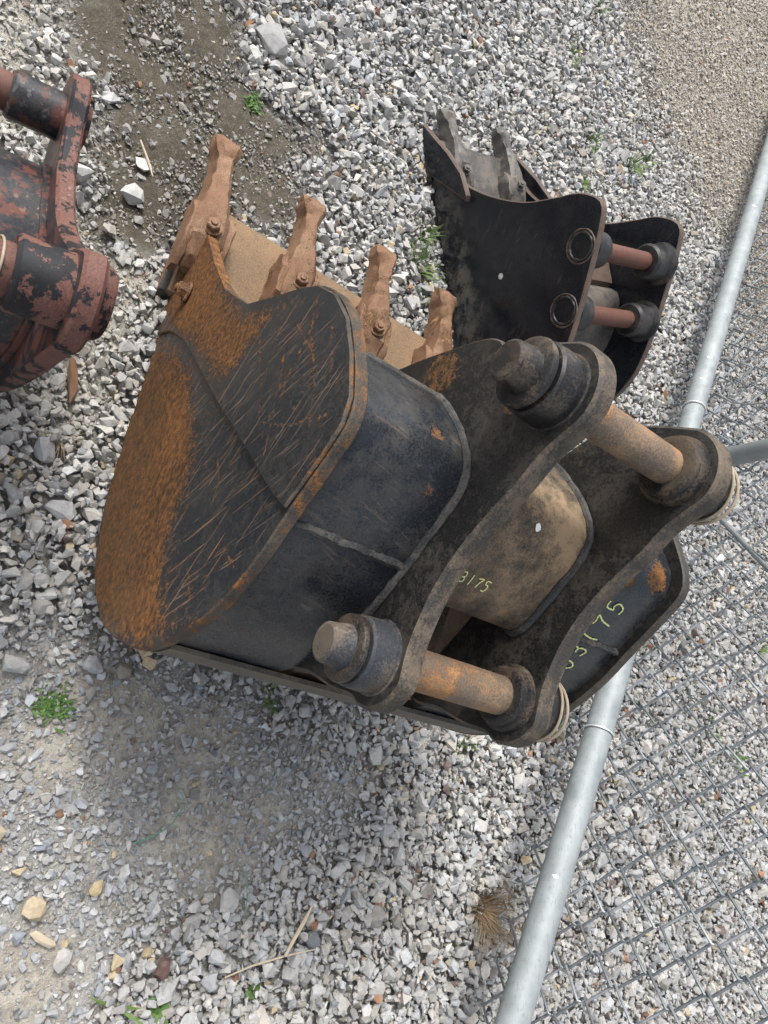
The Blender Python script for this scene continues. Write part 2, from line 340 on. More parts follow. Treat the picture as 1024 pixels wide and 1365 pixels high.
def stone_colours(P, z, n):
    g = np.clip(RNG.normal(.44, .065, n), .24, .62); g = np.where(RNG.random(n) < .10, g * .6, g)
    warm = RNG.normal(0, .016, n); C = np.stack([g + warm * .7 + .006, g + .001, g - warm - .008], 1)
    f = np.clip(z['fin'] * .9 + z['mud'] * .5, 0, 1); gb = np.clip(RNG.normal(.37, .085, n), .17, .60); blue = RNG.normal(.007, .012, n)
    C = C * (1 - f[:, None]) + np.stack([gb - blue, gb, gb + blue * 1.6], 1) * f[:, None]
    d = z['dir'][:, None]; C = C * (1 - .5 * d) + np.array([.42, .37, .30]) * .5 * d
    p = z['pal'][:, None]; C = C * (1 - .4 * p) + np.array([.50, .48, .42]) * .4 * p
    mm = z['mud'][:, None]; C = C * (1 - .45 * mm) + np.array([.19, .17, .135]) * .45 * mm
    t = RNG.random(n)
    C[t < .006] = np.array([.34, .19, .12]) * RNG.uniform(.6, 1.1, ((t < .006).sum(), 1)); C[(t > .006) & (t < .016)] = np.array([.52, .42, .28]); C[(t > .02) & (t < .028)] = np.array([.20, .15, .14])
    return np.clip(C, .04, .72)
def near_view(P, m): return sdf(P, VIEW) < m
def gravel():
    reg = (-4.3, 1.5, -.8, 3.5); parts = []
    # coarse stone, two courses
    for L, (cell, dz) in enumerate(((.0128, -.005), (.0142, .0026))):
        P = layer(cell, reg, L); v = near_view(P, .30); P = P[v | (RNG.random(len(P)) < .28)]; z = zones(P); n = len(P); 
        keep = z['cln'] * 1.0 + z['fin'] * (.62, .34)[L] + z['mud'] * (.20, .08)[L] + z['pal'] * (.6, .32)[L] + z['dir'] * (.5, .25)[L]
        keep *= 1 - .75 * z['tan']
        k = RNG.random(n) < keep; P = P[k]; z = {a: b[k] for a, b in z.items()}; n = len(P)
        S = np.exp(RNG.normal(np.log(.0077), .38, n)); S = np.clip(S, .0036, .020)
        S *= 1 - .30 * z['fin'] - .40 * z['mud'] - .25 * z['pal'] - .45 * z['dir'] 
        Z = height(P) + dz * z['cln'] - (1 - z['cln']) * (.010 - S * .35) + RNG.normal(0, .0022, n)
        C = stone_colours(P, z, n); parts.append((P, Z, S, C, near_view(P, .1), .55))
    V = []; F = []; Cc = []; b = 0
    for P, Z, S, C, nv, tilt in parts:
        for sel, T in ((nv, T_BIG), (~nv, T_MED)):
            if sel.sum() == 0: continue
            v, f, c = scatter('', P[sel], Z[sel], S[sel], C[sel], T, tilt); V.append(v); F.append(f + b); Cc.append(c); b += len(v)
    o = obj('gravel', big_mesh('gravel', np.concatenate(V), np.concatenate(F), np.concatenate(Cc), [STONE]))
    o['kind'] = 'stuff'; o['label'] = 'loose light grey crushed stone gravel covering the yard'; o['category'] = 'gravel'
    # small stones and chips pressed into the dusty, muddy and dirt patches
    P = layer(.0098, reg, 3); P = P[near_view(P, .12)]; z = zones(P); keep = z['cln'] * .85 + z['fin'] * .97 + z['mud'] * .50 + z['pal'] * .95 + z['dir'] * .85; keep *= 1 - .5 * z['tan']
    k = RNG.random(len(P)) < keep; P = P[k]; z = {a: c[k] for a, c in z.items()}; n = len(P)
    S = np.clip(np.exp(RNG.normal(np.log(.0054), .32, n)), .0025, .011) * (1 - .2 * z['mud'] - .1 * z['dir']); Z = height(P) - .0085 + S * .25 + RNG.normal(0, .001, n) + z['cln'] * RNG.uniform(-.002, .012, n)
    a1 = scatter('', P, Z, S, stone_colours(P, z, n), T_MED, .4)
    P = layer(.0058, (-2.4, .6, -.3, 2.2), 5); P = P[near_view(P, .05)]; z = zones(P); keep = z['fin'] * .9 + z['mud'] * .8 + z['pal'] * .9 + z['dir'] * .7
    k = RNG.random(len(P)) < keep * (1 - .4 * z['tan']); P = P[k]; z = {a: c[k] for a, c in z.items()}; n = len(P)
    S = np.clip(np.exp(RNG.normal(np.log(.0026), .3, n)), .0012, .0045); Z = height(P) - .0088 + S * .3
    C = stone_colours(P, z, n); C = C * .8 + np.array([.38, .345, .29]) * .2
    a2 = scatter('', P, Z, S, C, T_TINY, .4)
    o = obj('stone_chips', big_mesh('stone_chips', np.concatenate([a1[0], a2[0]]), np.concatenate([a1[1], a2[1] + len(a1[0])]), np.concatenate([a1[2], a2[2]]), [STONE]))
    o['kind'] = 'stuff'; o['label'] = 'small stone chips and grit pressed into the dusty and muddy patches'; o['category'] = 'gravel'

# larger stones that stand out from the gravel
STONES = [
    (-1.14, .277, .034, (.33, .33, .33), 'large grey stone lying on the gravel at the top of the mud patch'),
    (-.236, .203, .021, (.40, .41, .42), 'pale grey angular stone lying below the rusty side plate of the big bucket'),
    (.232, .325, .016, (.46, .38, .27), 'cream yellow stone lying in the packed dust, largest of the yellow stones'),
    (-.035, .214, .019, (.36, .36, .36), 'grey stone at the left edge just past the heel of the big bucket'),
    (-.057, .305, .015, (.38, .385, .40), 'grey stone with a flat face beside a brown round pebble'),
    (-.083, .30, .0, None, ''),
    (.101, .52, .0, None, ''),
    (.207, .581, .018, (.40, .40, .39), 'flat pale grey stone beside the shorter piece of green twine'),
    (.291, .509, .016, (.14, .085, .075), 'dark maroon brown stone lying in the packed dust'),
    (-.709, .151, .020, (.44, .44, .44), 'pale stone with a blue grey side lying in the mud patch'),
    (-.058, .345, .013, (.26, .24, .20), 'round brown grey pebble near the heel of the big bucket'),
    (.203, .391, .012, (.48, .39, .24), 'small yellow stone a little way from the larger cream one'),
    (.25, .735, .015, (.17, .18, .20), 'dark slate grey stone beside the dry stick'),
    (.283, .375, .016, (.42, .41, .40), 'pale grey stone with a dark side next to the cream yellow stone'),
    (-.768, .151, .015, (.62, .62, .60), 'white stone lying highest in the mud patch'),
    (-.302, .161, .022, (.33, .34, .35), 'smooth grey stone at the left edge below the maroon bucket'),
]
STONES = [s for s in STONES if s[2] > 0]
BIGSTONES = [(x, y, r) for x, y, r, c, l in STONES]
gravel()
for k, (x, y, r, c, lab) in enumerate(STONES):
    V, F = rock_template(900 + k, 24); a = RNG.random() * 6.28; ca, sa = math.cos(a), math.sin(a)
    V = V * r; V = np.stack([V[:, 0] * ca - V[:, 1] * sa, V[:, 0] * sa + V[:, 1] * ca, V[:, 2] * .9], 1)
    o = obj('stone', big_mesh('stone', V, F, np.tile(c, (len(V), 1)), [STONE])); o.location = (x, y, r * .28 + float(height(np.array([[x, y]]))[0]) - .004); tag(o, lab, 'stone', 'larger stones among the gravel')

# ------------------------------------------------------------ generic metal shapes (local coordinates: x along the profile, y width, z up)
def plate(poly, y0, y1, mats, off, bev=.0016, dense=None, wear=None, step=.008, smooth_poly=True, closed_pts=None, holes=None):
    """a cut steel plate lying in an x-z plane, with rounded arrises; mats = (face, edge)"""
    P = np.array(poly, float) if not smooth_poly else resample(poly, step, True)
    if area2(P) < 0: P = P[::-1]
    N = normals2(P, True); Q = P - N * bev; n = len(P)
    rings = [(Q, y0), (P, y0 + bev), (P, y1 - bev), (Q, y1)]; V = []; F = []; mi = []
    for r, y in rings: V += [(p[0], y, p[1]) for p in r]
    for a in range(3):
        for i in range(n):
            j = (i + 1) % n; F.append((a * n + i, a * n + j, (a + 1) * n + j, (a + 1) * n + i)); mi.append(1)
    pts = [Vector(p) for p in Q]; 
    if dense:
        lo, hi = Q.min(0), Q.max(0); gx, gz = np.meshgrid(np.arange(lo[0], hi[0], dense), np.arange(lo[1], hi[1], dense)); G = np.stack([gx.ravel(), gz.ravel()], 1)
        G[1::2] += dense * .13; G = G[sdf(G, Q[::2] if n > 200 else Q) < -dense * .6]; pts += [Vector(p) for p in G]
    vo, eo, fo, ov, oe, of = delaunay_2d_cdt(pts, [(i, (i + 1) % n) for i in range(n)], [], 1, 1e-6)
    for y in (y0, y1):
        b = len(V); V += [(v[0], y, v[1]) for v in vo]
        for f in fo: F.append(tuple(b + i for i in (f if y == y0 else f[::-1]))); mi.append(0)
        if y == y0 and False: pass
    V = np.array(V); col = None
    if wear is not None: col = wear(V[:, [0, 2]])
    me = mesh(V - np.array(off), F, mats, mi, col=col)
    bm = bmesh.new(); bm.from_mesh(me); bmesh.ops.remove_doubles(bm, verts=bm.verts, dist=1e-6); bmesh.ops.recalc_face_normals(bm, faces=bm.faces); bm.to_mesh(me); bm.free()
    me.shade_smooth(); me.set_sharp_from_angle(angle=R(38)); return me
def lathe(prof, c, off, mats, seg=40, axis='y', wob=0, midx=None):
    """prof = [(radius, y)] turned about an axis along y through (c.x, c.z)"""
    V = []; F = []; mi = []
    for r, y in prof:
        for k in range(seg):
            a = 2 * math.pi * k / seg; rr = r * (1 + wob * math.sin(a * 3 + y * 90) * .5 + wob * math.sin(a * 5 + 1 + y * 60) * .5)
            V.append((c[0] + rr * math.cos(a), y, c[1] + rr * math.sin(a)))
    for i in range(len(prof) - 1):
        for k in range(seg):
            j = (k + 1) % seg; F.append((i * seg + k, i * seg + j, (i + 1) * seg + j, (i + 1) * seg + k)); mi.append(midx[i] if midx else 0)
    F.append(tuple(range(seg))); mi.append(midx[0] if midx else 0); F.append(tuple(range((len(prof) - 1) * seg, len(prof) * seg))); mi.append(midx[-1] if midx else 0)
    return_me = mesh(np.array(V) - np.array(off), F, mats, mi); recalc(return_me); return_me.shade_smooth(); return_me.set_sharp_from_angle(angle=R(35)); return return_me
def shell(prof, y0, y1, th, mats, off, ny=8, wear=None, endcaps=True):
    """sheet bent along prof (outer side), th thick to the inner side; mats = (outer, inner)"""
    P = np.array(prof, float); N = -normals2(P, False); I = P - N * th; ys = np.linspace(y0, y1, ny + 1); n = len(P); V = []; F = []; mi = []
    for L in (P, I):
        for y in ys: V += [(p[0], y, p[1]) for p in L]
    m = ny + 1; b = m * n
    for a in range(ny):
        for i in range(n - 1):
            F.append((a * n + i, a * n + i + 1, (a + 1) * n + i + 1, (a + 1) * n + i)); mi.append(0)
            F.append((b + a * n + i, b + (a + 1) * n + i, b + (a + 1) * n + i + 1, b + a * n + i + 1)); mi.append(1)
        for i in (0, n - 1): F.append((a * n + i, (a + 1) * n + i, b + (a + 1) * n + i, b + a * n + i)); mi.append(0)
    for a in (0, ny):
        for i in range(n - 1): F.append((a * n + i, a * n + i + 1, b + a * n + i + 1, b + a * n + i)); mi.append(0)
    V = np.array(V); col = wear(V) if wear is not None else None
    me = mesh(V - np.array(off), F, mats, mi, col=col); recalc(me); me.shade_smooth(); me.set_sharp_from_angle(angle=R(35)); return me
def tube(pts, r, mats, off=(0, 0, 0), seg=8, cap=True, rj=0, closed=False, smooth=True):
    P = [Vector(p) - Vector(off) for p in pts]; n = len(P); V = []; F = []; up = None
    for i, p in enumerate(P):
        t = (P[(i + 1) % n] - P[i - 1]) if closed else (P[min(i + 1, n - 1)] - P[max(i - 1, 0)])
        t.normalize()
        if up is None: up = t.orthogonal().normalized()
        up = (up - t * up.dot(t)).normalized(); w = t.cross(up); ri = (r[i] if hasattr(r, '__len__') else r) * (1 + rj * random.uniform(-1, 1))
        for k in range(seg): a = 2 * math.pi * k / seg; V.append(p + (up * math.cos(a) + w * math.sin(a)) * ri)
    for i in range(n if closed else n - 1):
        i2 = (i + 1) % n
        for k in range(seg): j = (k + 1) % seg; F.append((i * seg + k, i * seg + j, i2 * seg + j, i2 * seg + k))
    if cap and not closed: F.append(tuple(range(seg))[::-1]); F.append(tuple(range((n - 1) * seg, n * seg)))
    return mesh(V, F, mats, smooth=40 if smooth else None)
def loft(secs, mats, off, smooth=32, notch=None):
    """sections of (x, zbot, ztop, halfwidth, ycentre) joined into a tooth-like solid; each section an eight-sided ring with cut corners"""
    V = []; F = []; K = 8
    for x, zb, zt, hw, yc in secs:
        c = min((zt - zb), 2 * hw) * .22
        for y, z in ((-hw + c, zb), (hw - c, zb), (hw, zb + c), (hw, zt - c), (hw - c, zt), (-hw + c, zt), (-hw, zt - c), (-hw, zb + c)): V.append((x, yc + y, z))
    for i in range(len(secs) - 1):
        for k in range(K): j = (k + 1) % K; F.append((i * K + k, i * K + j, (i + 1) * K + j, (i + 1) * K + k))
    F.append(tuple(range(K))); F.append(tuple(range((len(secs) - 1) * K, len(secs) * K)))
    me = mesh(np.array(V) - np.array(off), F, mats); recalc(me)
    bm = bmesh.new(); bm.from_mesh(me); bmesh.ops.subdivide_edges(bm, edges=bm.edges, cuts=3, use_grid_fill=True)
    if notch:   # cast pockets along the near upper arris
        for v in bm.verts:
            x = v.co.x + off[0]; z = v.co.z + off[2]; y = v.co.y + off[1]
            if notch[0] < x < notch[1] and y < notch[2] and z > notch[3]:
                k = max(0, math.sin((x - notch[0]) / (notch[1] - notch[0]) * math.pi * 5)) * .0024; v.co.y += k; v.co.z -= k * .6
    for v in bm.verts: v.co += Vector((mnoise.noise(v.co * 75), mnoise.noise(v.co * 75 + Vector((9, 0, 0))), mnoise.noise(v.co * 75 + Vector((0, 9, 0))))) * .0034
    bm.to_mesh(me); bm.free(); me.shade_smooth(); me.set_sharp_from_angle(angle=R(smooth)); return me
def hexbolt(c, axis, r, h, mats, off, washer=True):
    a = Vector(axis).normalized(); u = a.orthogonal().normalized(); w = a.cross(u); bm = bmesh.new(); c = Vector(c) - Vector(off)
    def prism(n, rr, z0, z1, ch, ph=0):
        rings = []
        for z, rad in ((z0, rr), (z1 - ch, rr), (z1, rr - ch)): rings.append([bm.verts.new(c + a * z + (u * math.cos(2 * math.pi * k / n + ph) + w * math.sin(2 * math.pi * k / n + ph)) * rad) for k in range(n)])
        for A, B in zip(rings, rings[1:]):
            for k in range(n): bm.faces.new((A[k], A[(k + 1) % n], B[(k + 1) % n], B[k]))
        bm.faces.new(rings[-1]); bm.faces.new(rings[0][::-1])
    if washer: prism(20, r * 1.35, 0, h * .2, h * .05)
    prism(6, r, h * .2 if washer else 0, h, h * .12, .3); prism(14, r * .48, h, h * 1.25, h * .06)
    bmesh.ops.recalc_face_normals(bm, faces=bm.faces); me = bpy.data.meshes.new('bolt'); bm.to_mesh(me); bm.free()
    for m in mats: me.materials.append(m)
    return me

# ------------------------------------------------------------ handwriting in paint marker: strokes of each digit in a unit box
DIG = {'0': [[(.62, .92), (.32, .98), (.08, .70), (.06, .30), (.30, .03), (.62, .12), (.78, .48), (.68, .85), (.40, .99)]],
       '3': [[(.08, .92), (.45, 1.0), (.70, .82), (.58, .60), (.30, .54), (.62, .46), (.74, .22), (.48, .02), (.08, .08)]],
       '1': [[(.45, 1.0), (.40, .5), (.36, .0)]],
       '7': [[(.05, .92), (.45, .96), (.80, .98), (.58, .55), (.40, .0)]],
       '5': [[(.85, 1.0), (.25, .96), (.20, .58), (.55, .62), (.78, .38), (.60, .06), (.12, .04)]],
       '6': [[(.70, .98), (.30, .75), (.08, .35), (.25, .03), (.62, .08), (.70, .36), (.42, .50), (.12, .34)]]}
def handwriting(text, place, w, h, gap, r, parent, jit=.06):
    x = 0
    for ch in text:
        for st in DIG[ch]:
            pts = resample([(p[0] + random.uniform(-jit, jit), p[1] + random.uniform(-jit, jit)) for p in st], .06); P = [place(x + p[0] * w, p[1] * h) for p in pts]
            V = []; F = []; N3 = [place(x + p[0] * w, p[1] * h, .004) for p in pts]
            for i, p in enumerate(P):
                t = (P[min(i + 1, len(P) - 1)] - P[max(i - 1, 0)]).normalized(); nn = (N3[i] - p).normalized(); s_ = t.cross(nn) * r * (1 + .25 * math.sin(i * 1.7))
                V += [p + s_, p - s_]
                if i: F.append((2 * i - 2, 2 * i - 1, 2 * i + 1, 2 * i))
            obj('painted_digit', mesh(V, F, [MARK]), parent)
        x += w + gap

# ============================================================ the big bucket in the middle
O1 = (-.35, .4725, -.014)
b1 = thing('excavator_bucket', 'large rust and black excavator bucket with four rusty teeth and two thick pins', 'bucket', (-.35, .4725, 0), 0, 'excavator buckets on the gravel')
RIM = [(-.748, .016), (-.66, -.004), (-.58, -.013), (-.50, -.012), (-.416, -.012), (-.337, -.010), (-.265, 0), (-.19, .034), (-.149, .068), (-.103, .128), (-.082, .179), (-.069, .237), (-.063, .287), (-.068, .337), (-.080, .387), (-.098, .435),
       (-.130, .480), (-.168, .518), (-.205, .555), (-.226, .573), (-.248, .576), (-.29, .562), (-.33, .542), (-.366, .512), (-.392, .475), (-.405, .44), (-.416, .398), (-.44, .317), (-.497, .23), (-.572, .156), (-.65, .088), (-.715, .042)]
RUST_A = [(-.55, -.03), (-.59, -.03), (-.78, .007), (-.53, .21), (-.44, .325), (-.411, .408), (-.392, .425), (-.36, .38), (-.335, .33), (-.318, .325), (-.432, .165)]
RUST_B = [(-.56, -.06), (-.465, .12), (-.412, .194), (-.337, .242), (-.272, .305), (-.217, .303), (-.186, .297), (-.139, .30), (-.100, .34), (-.085, .40), (-.05, .30), (-.09, .11), (-.16, .03), (-.3, -.04)]
OLIVE = [(-.53, -.05), (-.467, .069), (-.348, .125), (-.242, .155), (-.147, .215), (-.100, .262), (-.05, .2), (-.161, .02), (-.292, -.04)]
SCR = [[(-.403, .412), (-.358, .418), (-.304, .412), (-.269, .427)], [(-.386, .478), (-.341, .484), (-.303, .463), (-.261, .457), (-.226, .455)], [(-.298, .539), (-.291, .51), (-.265, .492), (-.235, .475)], [(-.35, .48), (-.272, .516), (-.23, .524)],
       [(-.375, .374), (-.295, .417)], [(-.366, .498), (-.322, .474)], [(-.262, .437), (-.245, .489), (-.24, .546)], [(-.249, .347), (-.222, .367), (-.203, .367)], [(-.243, .29), (-.245, .325), (-.25, .363)], [(-.157, .409), (-.13, .448)], [(-.209, .557), (-.192, .523)], [(-.135, .353), (-.106, .376)],
       [(-.34, .44), (-.28, .455), (-.24, .44)], [(-.33, .52), (-.27, .54)], [(-.36, .45), (-.31, .50)]]
RIMS = resample(RIM, .01, True)
def wear_side(P):
    a = np.minimum(sdf(P, RUST_A), sdf(P, RUST_B)); r = 1 - sstep(-.06, .035, a)
    e = seg_dist(P, RIMS, True); r = np.maximum(r, (1 - sstep(.001, .009, e)) * .45)
    d = np.full(len(P), 9.)
    for s in SCR: d = np.minimum(d, seg_dist(P, s))
    r = np.maximum(r, (1 - sstep(.0006, .0036, d)) * (.45 + .45 * vnoise(P, 120, 3)))
    far = np.exp(-np.maximum(a, 0) / .08) * .36; r = np.maximum(r, far)
    g = 1 - sstep(-.03, .03, sdf(P, OLIVE)); b = (1 - np.clip(np.maximum(a, 0) / .16, 0, 1) * .5) * sstep(-.03, .0, a) * sstep(.004, .02, e)
    return np.stack([r, g * .42, b], 1)
def wear_dull(P):
    e = seg_dist(P, RIMS, True); r = (1 - sstep(.002, .012, e)) * .15
    return np.stack([r, r * 0, r * 0], 1)
obj('side_plate', plate(RIM, .250, .262, (M1_side, M1_edge), O1, dense=.0042, wear=wear_side), b1, 'rusted near side plate with black scratched paint')
obj('side_plate', plate(RIM, .683, .695, (M1_ear, M1_edge), O1, dense=.02, wear=wear_dull), b1)
# thicker front plate lapped over the near side plate, its lower edge a welded step
RIDGE = [(-.525, -.012), (-.508, .045), (-.491, .078), (-.465, .122), (-.432, .168), (-.324, .305), (-.243, .414), (-.194, .478), (-.170, .515)]
top = [p for p in RIM if (p[1] > .517 and p[0] > -.4) or p[0] < -.37 and not (p[1] < .03 and p[0] > -.60)]
BAR = RIDGE + [(-.205, .5535), (-.226, .5715), (-.248, .5745), (-.29, .5605), (-.33, .5405), (-.365, .511), (-.3905, .4745), (-.4035, .44), (-.4145, .398), (-.4385, .317), (-.4955, .231), (-.570, .1575), (-.648, .0895), (-.713, .0435), (-.745, .0175), (-.66, -.0025), (-.58, -.0115)]
BARP = np.concatenate([resample(RIDGE, .008), np.array(BAR[len(RIDGE):])])
obj('wear_plate', plate(BARP, .2462, .2505, (M1_side, M1_edge), O1, bev=.0016, dense=.0042, wear=wear_side, smooth_poly=False), b1, 'raised front plate lapped over the near side plate')
# square nut on the front plate, cutting edge and its worn end
obj('square_nut', hexbolt((-.552, .2435, .088), (0, -1, 0), .011, .014, [M1_tooth], O1), b1)
OUT = [(-.338, .490), (-.331, .506), (-.312, .524), (-.280, .548), (-.252, .5605), (-.235, .5595), (-.218, .550), (-.19, .525), (-.165, .501), (-.135, .470), (-.106, .430), (-.086, .385), (-.0745, .337), (-.069, .287), (-.075, .237), (-.088, .18), (-.109, .131), (-.153, .072), (-.193, .0385), (-.266, .004), (-.34, -.006), (-.42, -.0085), (-.52, -.009), (-.60, -.008)]
MID = OUT[:7] + [(-.19, .525), (-.166, .503), (-.155, .487), (-.157, .472), (-.185, .455), (-.215, .432), (-.218, .405), (-.19, .382), (-.14, .368), (-.100, .352), (-.078, .325), (-.0695, .287), (-.075, .237), (-.088, .18), (-.109, .131), (-.153, .072), (-.193, .0385), (-.266, .004), (-.34, -.006), (-.42, -.0085), (-.52, -.009), (-.60, -.008)]
OUTs = resample(OUT, .008); MIDs = resample(MID, .008)
BLOB = [((-.222, .36, .545), .028, .6), ((-.235, .333, .55), .02, .7), ((-.265, .345, .55), .022, .6), ((-.24, .66, .556), .03, .7), ((-.262, .64, .55), .02, .5), ((-.225, .62, .55), .03, .6), ((-.16, .29, .49), .03, .4), ((-.09, .30, .40), .03, .35), ((-.13, .33, .465), .02, .4)]
def wear_shell(V):
    r = np.zeros(len(V)); 
    for c, rad, k in BLOB: r = np.maximum(r, k * (1 - sstep(rad * .2, rad, np.linalg.norm(V - np.array(c), axis=1))))
    low = 1 - sstep(.0, .16, V[:, 2]); g = np.maximum(low * .9, 0); r = np.maximum(r, (V[:, 2] < .06) * .25)
    b = np.full(len(V), .16); return np.stack([r, g * .5, b], 1)
def wear_mid(V):
    d = np.linalg.norm(V - np.array((-.245, .50, .56)), axis=1); k = 1 - sstep(.02, .09, d)
    return np.stack([k * .22 + (V[:, 2] < .47) * .3, k * 1.3, V[:, 0] * 0 + .15], 1)
obj('back_plate', shell(OUTs, .2625, .383, .010, (M1_back, M1_rust), O1, 14, wear_shell), b1, 'scratched black back plate between side plate and near ear')
obj('back_plate', shell(MIDs, .399, .546, .010, (M1_mid, M1_rust), O1, 16, wear_mid), b1, 'brown dusty panel between the two ears')
obj('back_plate', shell(OUTs, .562, .6825, .010, (M1_back, M1_rust), O1, 14, wear_shell), b1, 'cleaner black back plate beyond the far ear')
# the lapped joint across the back plate, the wear strip under the heel
for y0, y1 in ((.263, .3795), (.5655, .6825)):
    obj('weld_bead', tube([(-.166 + random.uniform(-.001, .001), y, .502 + random.uniform(-.001, .001)) for y in np.linspace(y0, y1, 26)], .0042, [M1_weld], O1, 7, rj=.18), b1)
    obj('lip_bar', tube([(-.336, y, .493) for y in np.linspace(y0, y1, 8)], .0062, [M1_weld], O1, 10), b1)
obj('lip_bar', tube([(-.336, y, .493) for y in np.linspace(.40, .545, 8)], .0062, [M1_weld], O1, 10), b1)
HEEL = rusty('worn_bare_heel_steel', paint=(.06, .053, .045), rb=-.02, dust=.6, dustc=(.18, .15, .11), scr=.7, scrc=(.07, .06, .05), sdir=(300, 12, 300), rough=.5)
obj('heel_strip', shell(resample([(-.0665, .33), (-.0635, .295), (-.0690, .237), (-.0825, .18), (-.103, .128), (-.148, .067)], .01), .264, .681, .005, (HEEL, HEEL), O1, 8), b1)
# cutting edge with its ends proud of the side plates
LIP = rusty('dusty_tan_lip', paint=(.17, .115, .07), rb=.12, dust=.65, dustc=(.33, .215, .125), rough=.8, bumpk=.8, fine=26)
EDGE = [(-.590, -.013), (-.738, .016), (-.742, .028), (-.736, .040), (-.70, .036), (-.588, .010)]
obj('cutting_edge', plate(EDGE, .2365, .7085, (M1_edge, LIP), O1, bev=.003, smooth_poly=False), b1)
obj('edge_bar', plate([(-.735, .014), (-.745, .022), (-.738, .034), (-.59, .000), (-.584, -.016), (-.592, -.020)], .226, .2433, (M1_tooth, M1_edge), O1, bev=.003, smooth_poly=False), b1)
# teeth
def tooth(par, yc, dz=0, off=O1, sc=1, x0=0, lean=0, mat=M1_tooth):
    S = [(-.840, .040, .052, .0205), (-.833, .034, .066, .0225), (-.818, .029, .074, .0210), (-.800, .026, .073, .0135), (-.775, .024, .075, .0120), (-.750, .024, .081, .0140), (-.715, .030, .087, .0195), (-.685, .040, .090, .0255), (-.650, .040, .083, .0265), (-.622, .036, .066, .024), (-.610, .034, .050, .019)]
    secs = [(x0 + (x + .70) * sc - .70, dz + zb * sc, dz + zt * sc, hw * sc, yc + lean * (x + .62)) for x, zb, zt, hw in S]
    t = obj('tooth', loft(secs, [mat], off, notch=(-.805, -.725, yc - .004, dz + .055) if mat is M1_tooth else None), par)
    cx = x0 + (-.667 + .70) * sc - .70; obj('bolt', hexbolt((cx, yc + lean * (cx + .62), dz + .085 * sc), (-.06, -.25, 1), .0105 * sc, .012 * sc, [mat], off), t)
    # the pocket of the tooth grips the edge with two cheeks
    for s in (-1, 1):
        secs = [(x0 + (x + .70) * sc - .70, dz + a * sc, dz + b * sc, .0055 * sc, yc + s * .0275 * sc) for x, a, b in ((-.705, .034, .070), (-.68, .030, .082), (-.64, .028, .076), (-.605, .03, .05))]
        obj('cheek', loft(secs, [mat], off), t)
    return t
for y in (.252, .400, .551, .697): tooth(b1, y, 0, lean=(.05 if y < .3 else 0))
# gusset plate beyond the near ear
GUS = [(-.392, .40), (-.396, .44), (-.388, .53), (-.380, .560), (-.368, .572), (-.35, .570), (-.33, .55), (-.31, .52), (-.33, .46), (-.36, .40)]
def wear_g(P): d = np.linalg.norm(P - np.array((-.365, .49)), axis=1); k = 1 - sstep(.01, .055, d); return np.stack([k * .75, k * .6, k * 0 + .2], 1)
obj('gusset_plate', plate(GUS, .388, .3985, (M1_ear, M1_edge), O1, dense=.006, wear=wear_g), b1, 'rust patched gusset plate behind the near ear')
# ears
UP = (-.295, .646); LO = (-.088, .486)
def arc(c, r, a0, a1, n): return [(c[0] + r * math.cos(R(a)), c[1] + r * math.sin(R(a))) for a in np.linspace(a0, a1, n)]
EAR = arc(UP, .0435, 40, 165, 11) + [(-.349, .620), (-.358, .58), (-.356, .55), (-.330, .50), (-.29, .48), (-.23, .45), (-.18, .42), (-.13, .37), (-.10, .335), (-.078, .345), (-.072, .385), (-.060, .425)] + arc(LO, .0435, -38, 62, 10) + [(-.095, .5275), (-.124, .537), (-.148, .549), (-.175, .569), (-.20, .595), (-.222, .6215), (-.243, .643)]
def wear_ear(P):
    d = np.minimum(np.linalg.norm(P - np.array(UP), axis=1), np.linalg.norm(P - np.array(LO), axis=1)); k = 1 - sstep(.03, .055, d)
    return np.stack([k * .12, .15 + .5 * vnoise(P, 14, 2), k * 0 + .12], 1)
for y0, y1, far in ((.380, .400, 0), (.545, .565, 1)):
    ear = obj('ear_plate', plate(EAR, y0, y1, (M1_ear, M1_edge), O1, bev=.003, dense=.006, wear=wear_ear, step=.006), b1, 'far ear plate' if far else 'near ear plate')
    for s in (-1, 1):
        pr = (OUTs if s == (-1, 1)[far] else MIDs)[: 44]
        yy = y0 if s < 0 else y1
        pts = [(p[0] + .002, yy + s * .002 + random.uniform(-.0007, .0007), p[1] + .002) for p in pr if p[0] < -.10 or p[1] > .44]
        obj('weld_bead', tube(pts, .0042, [M1_weld], O1, 8, rj=.13), ear)
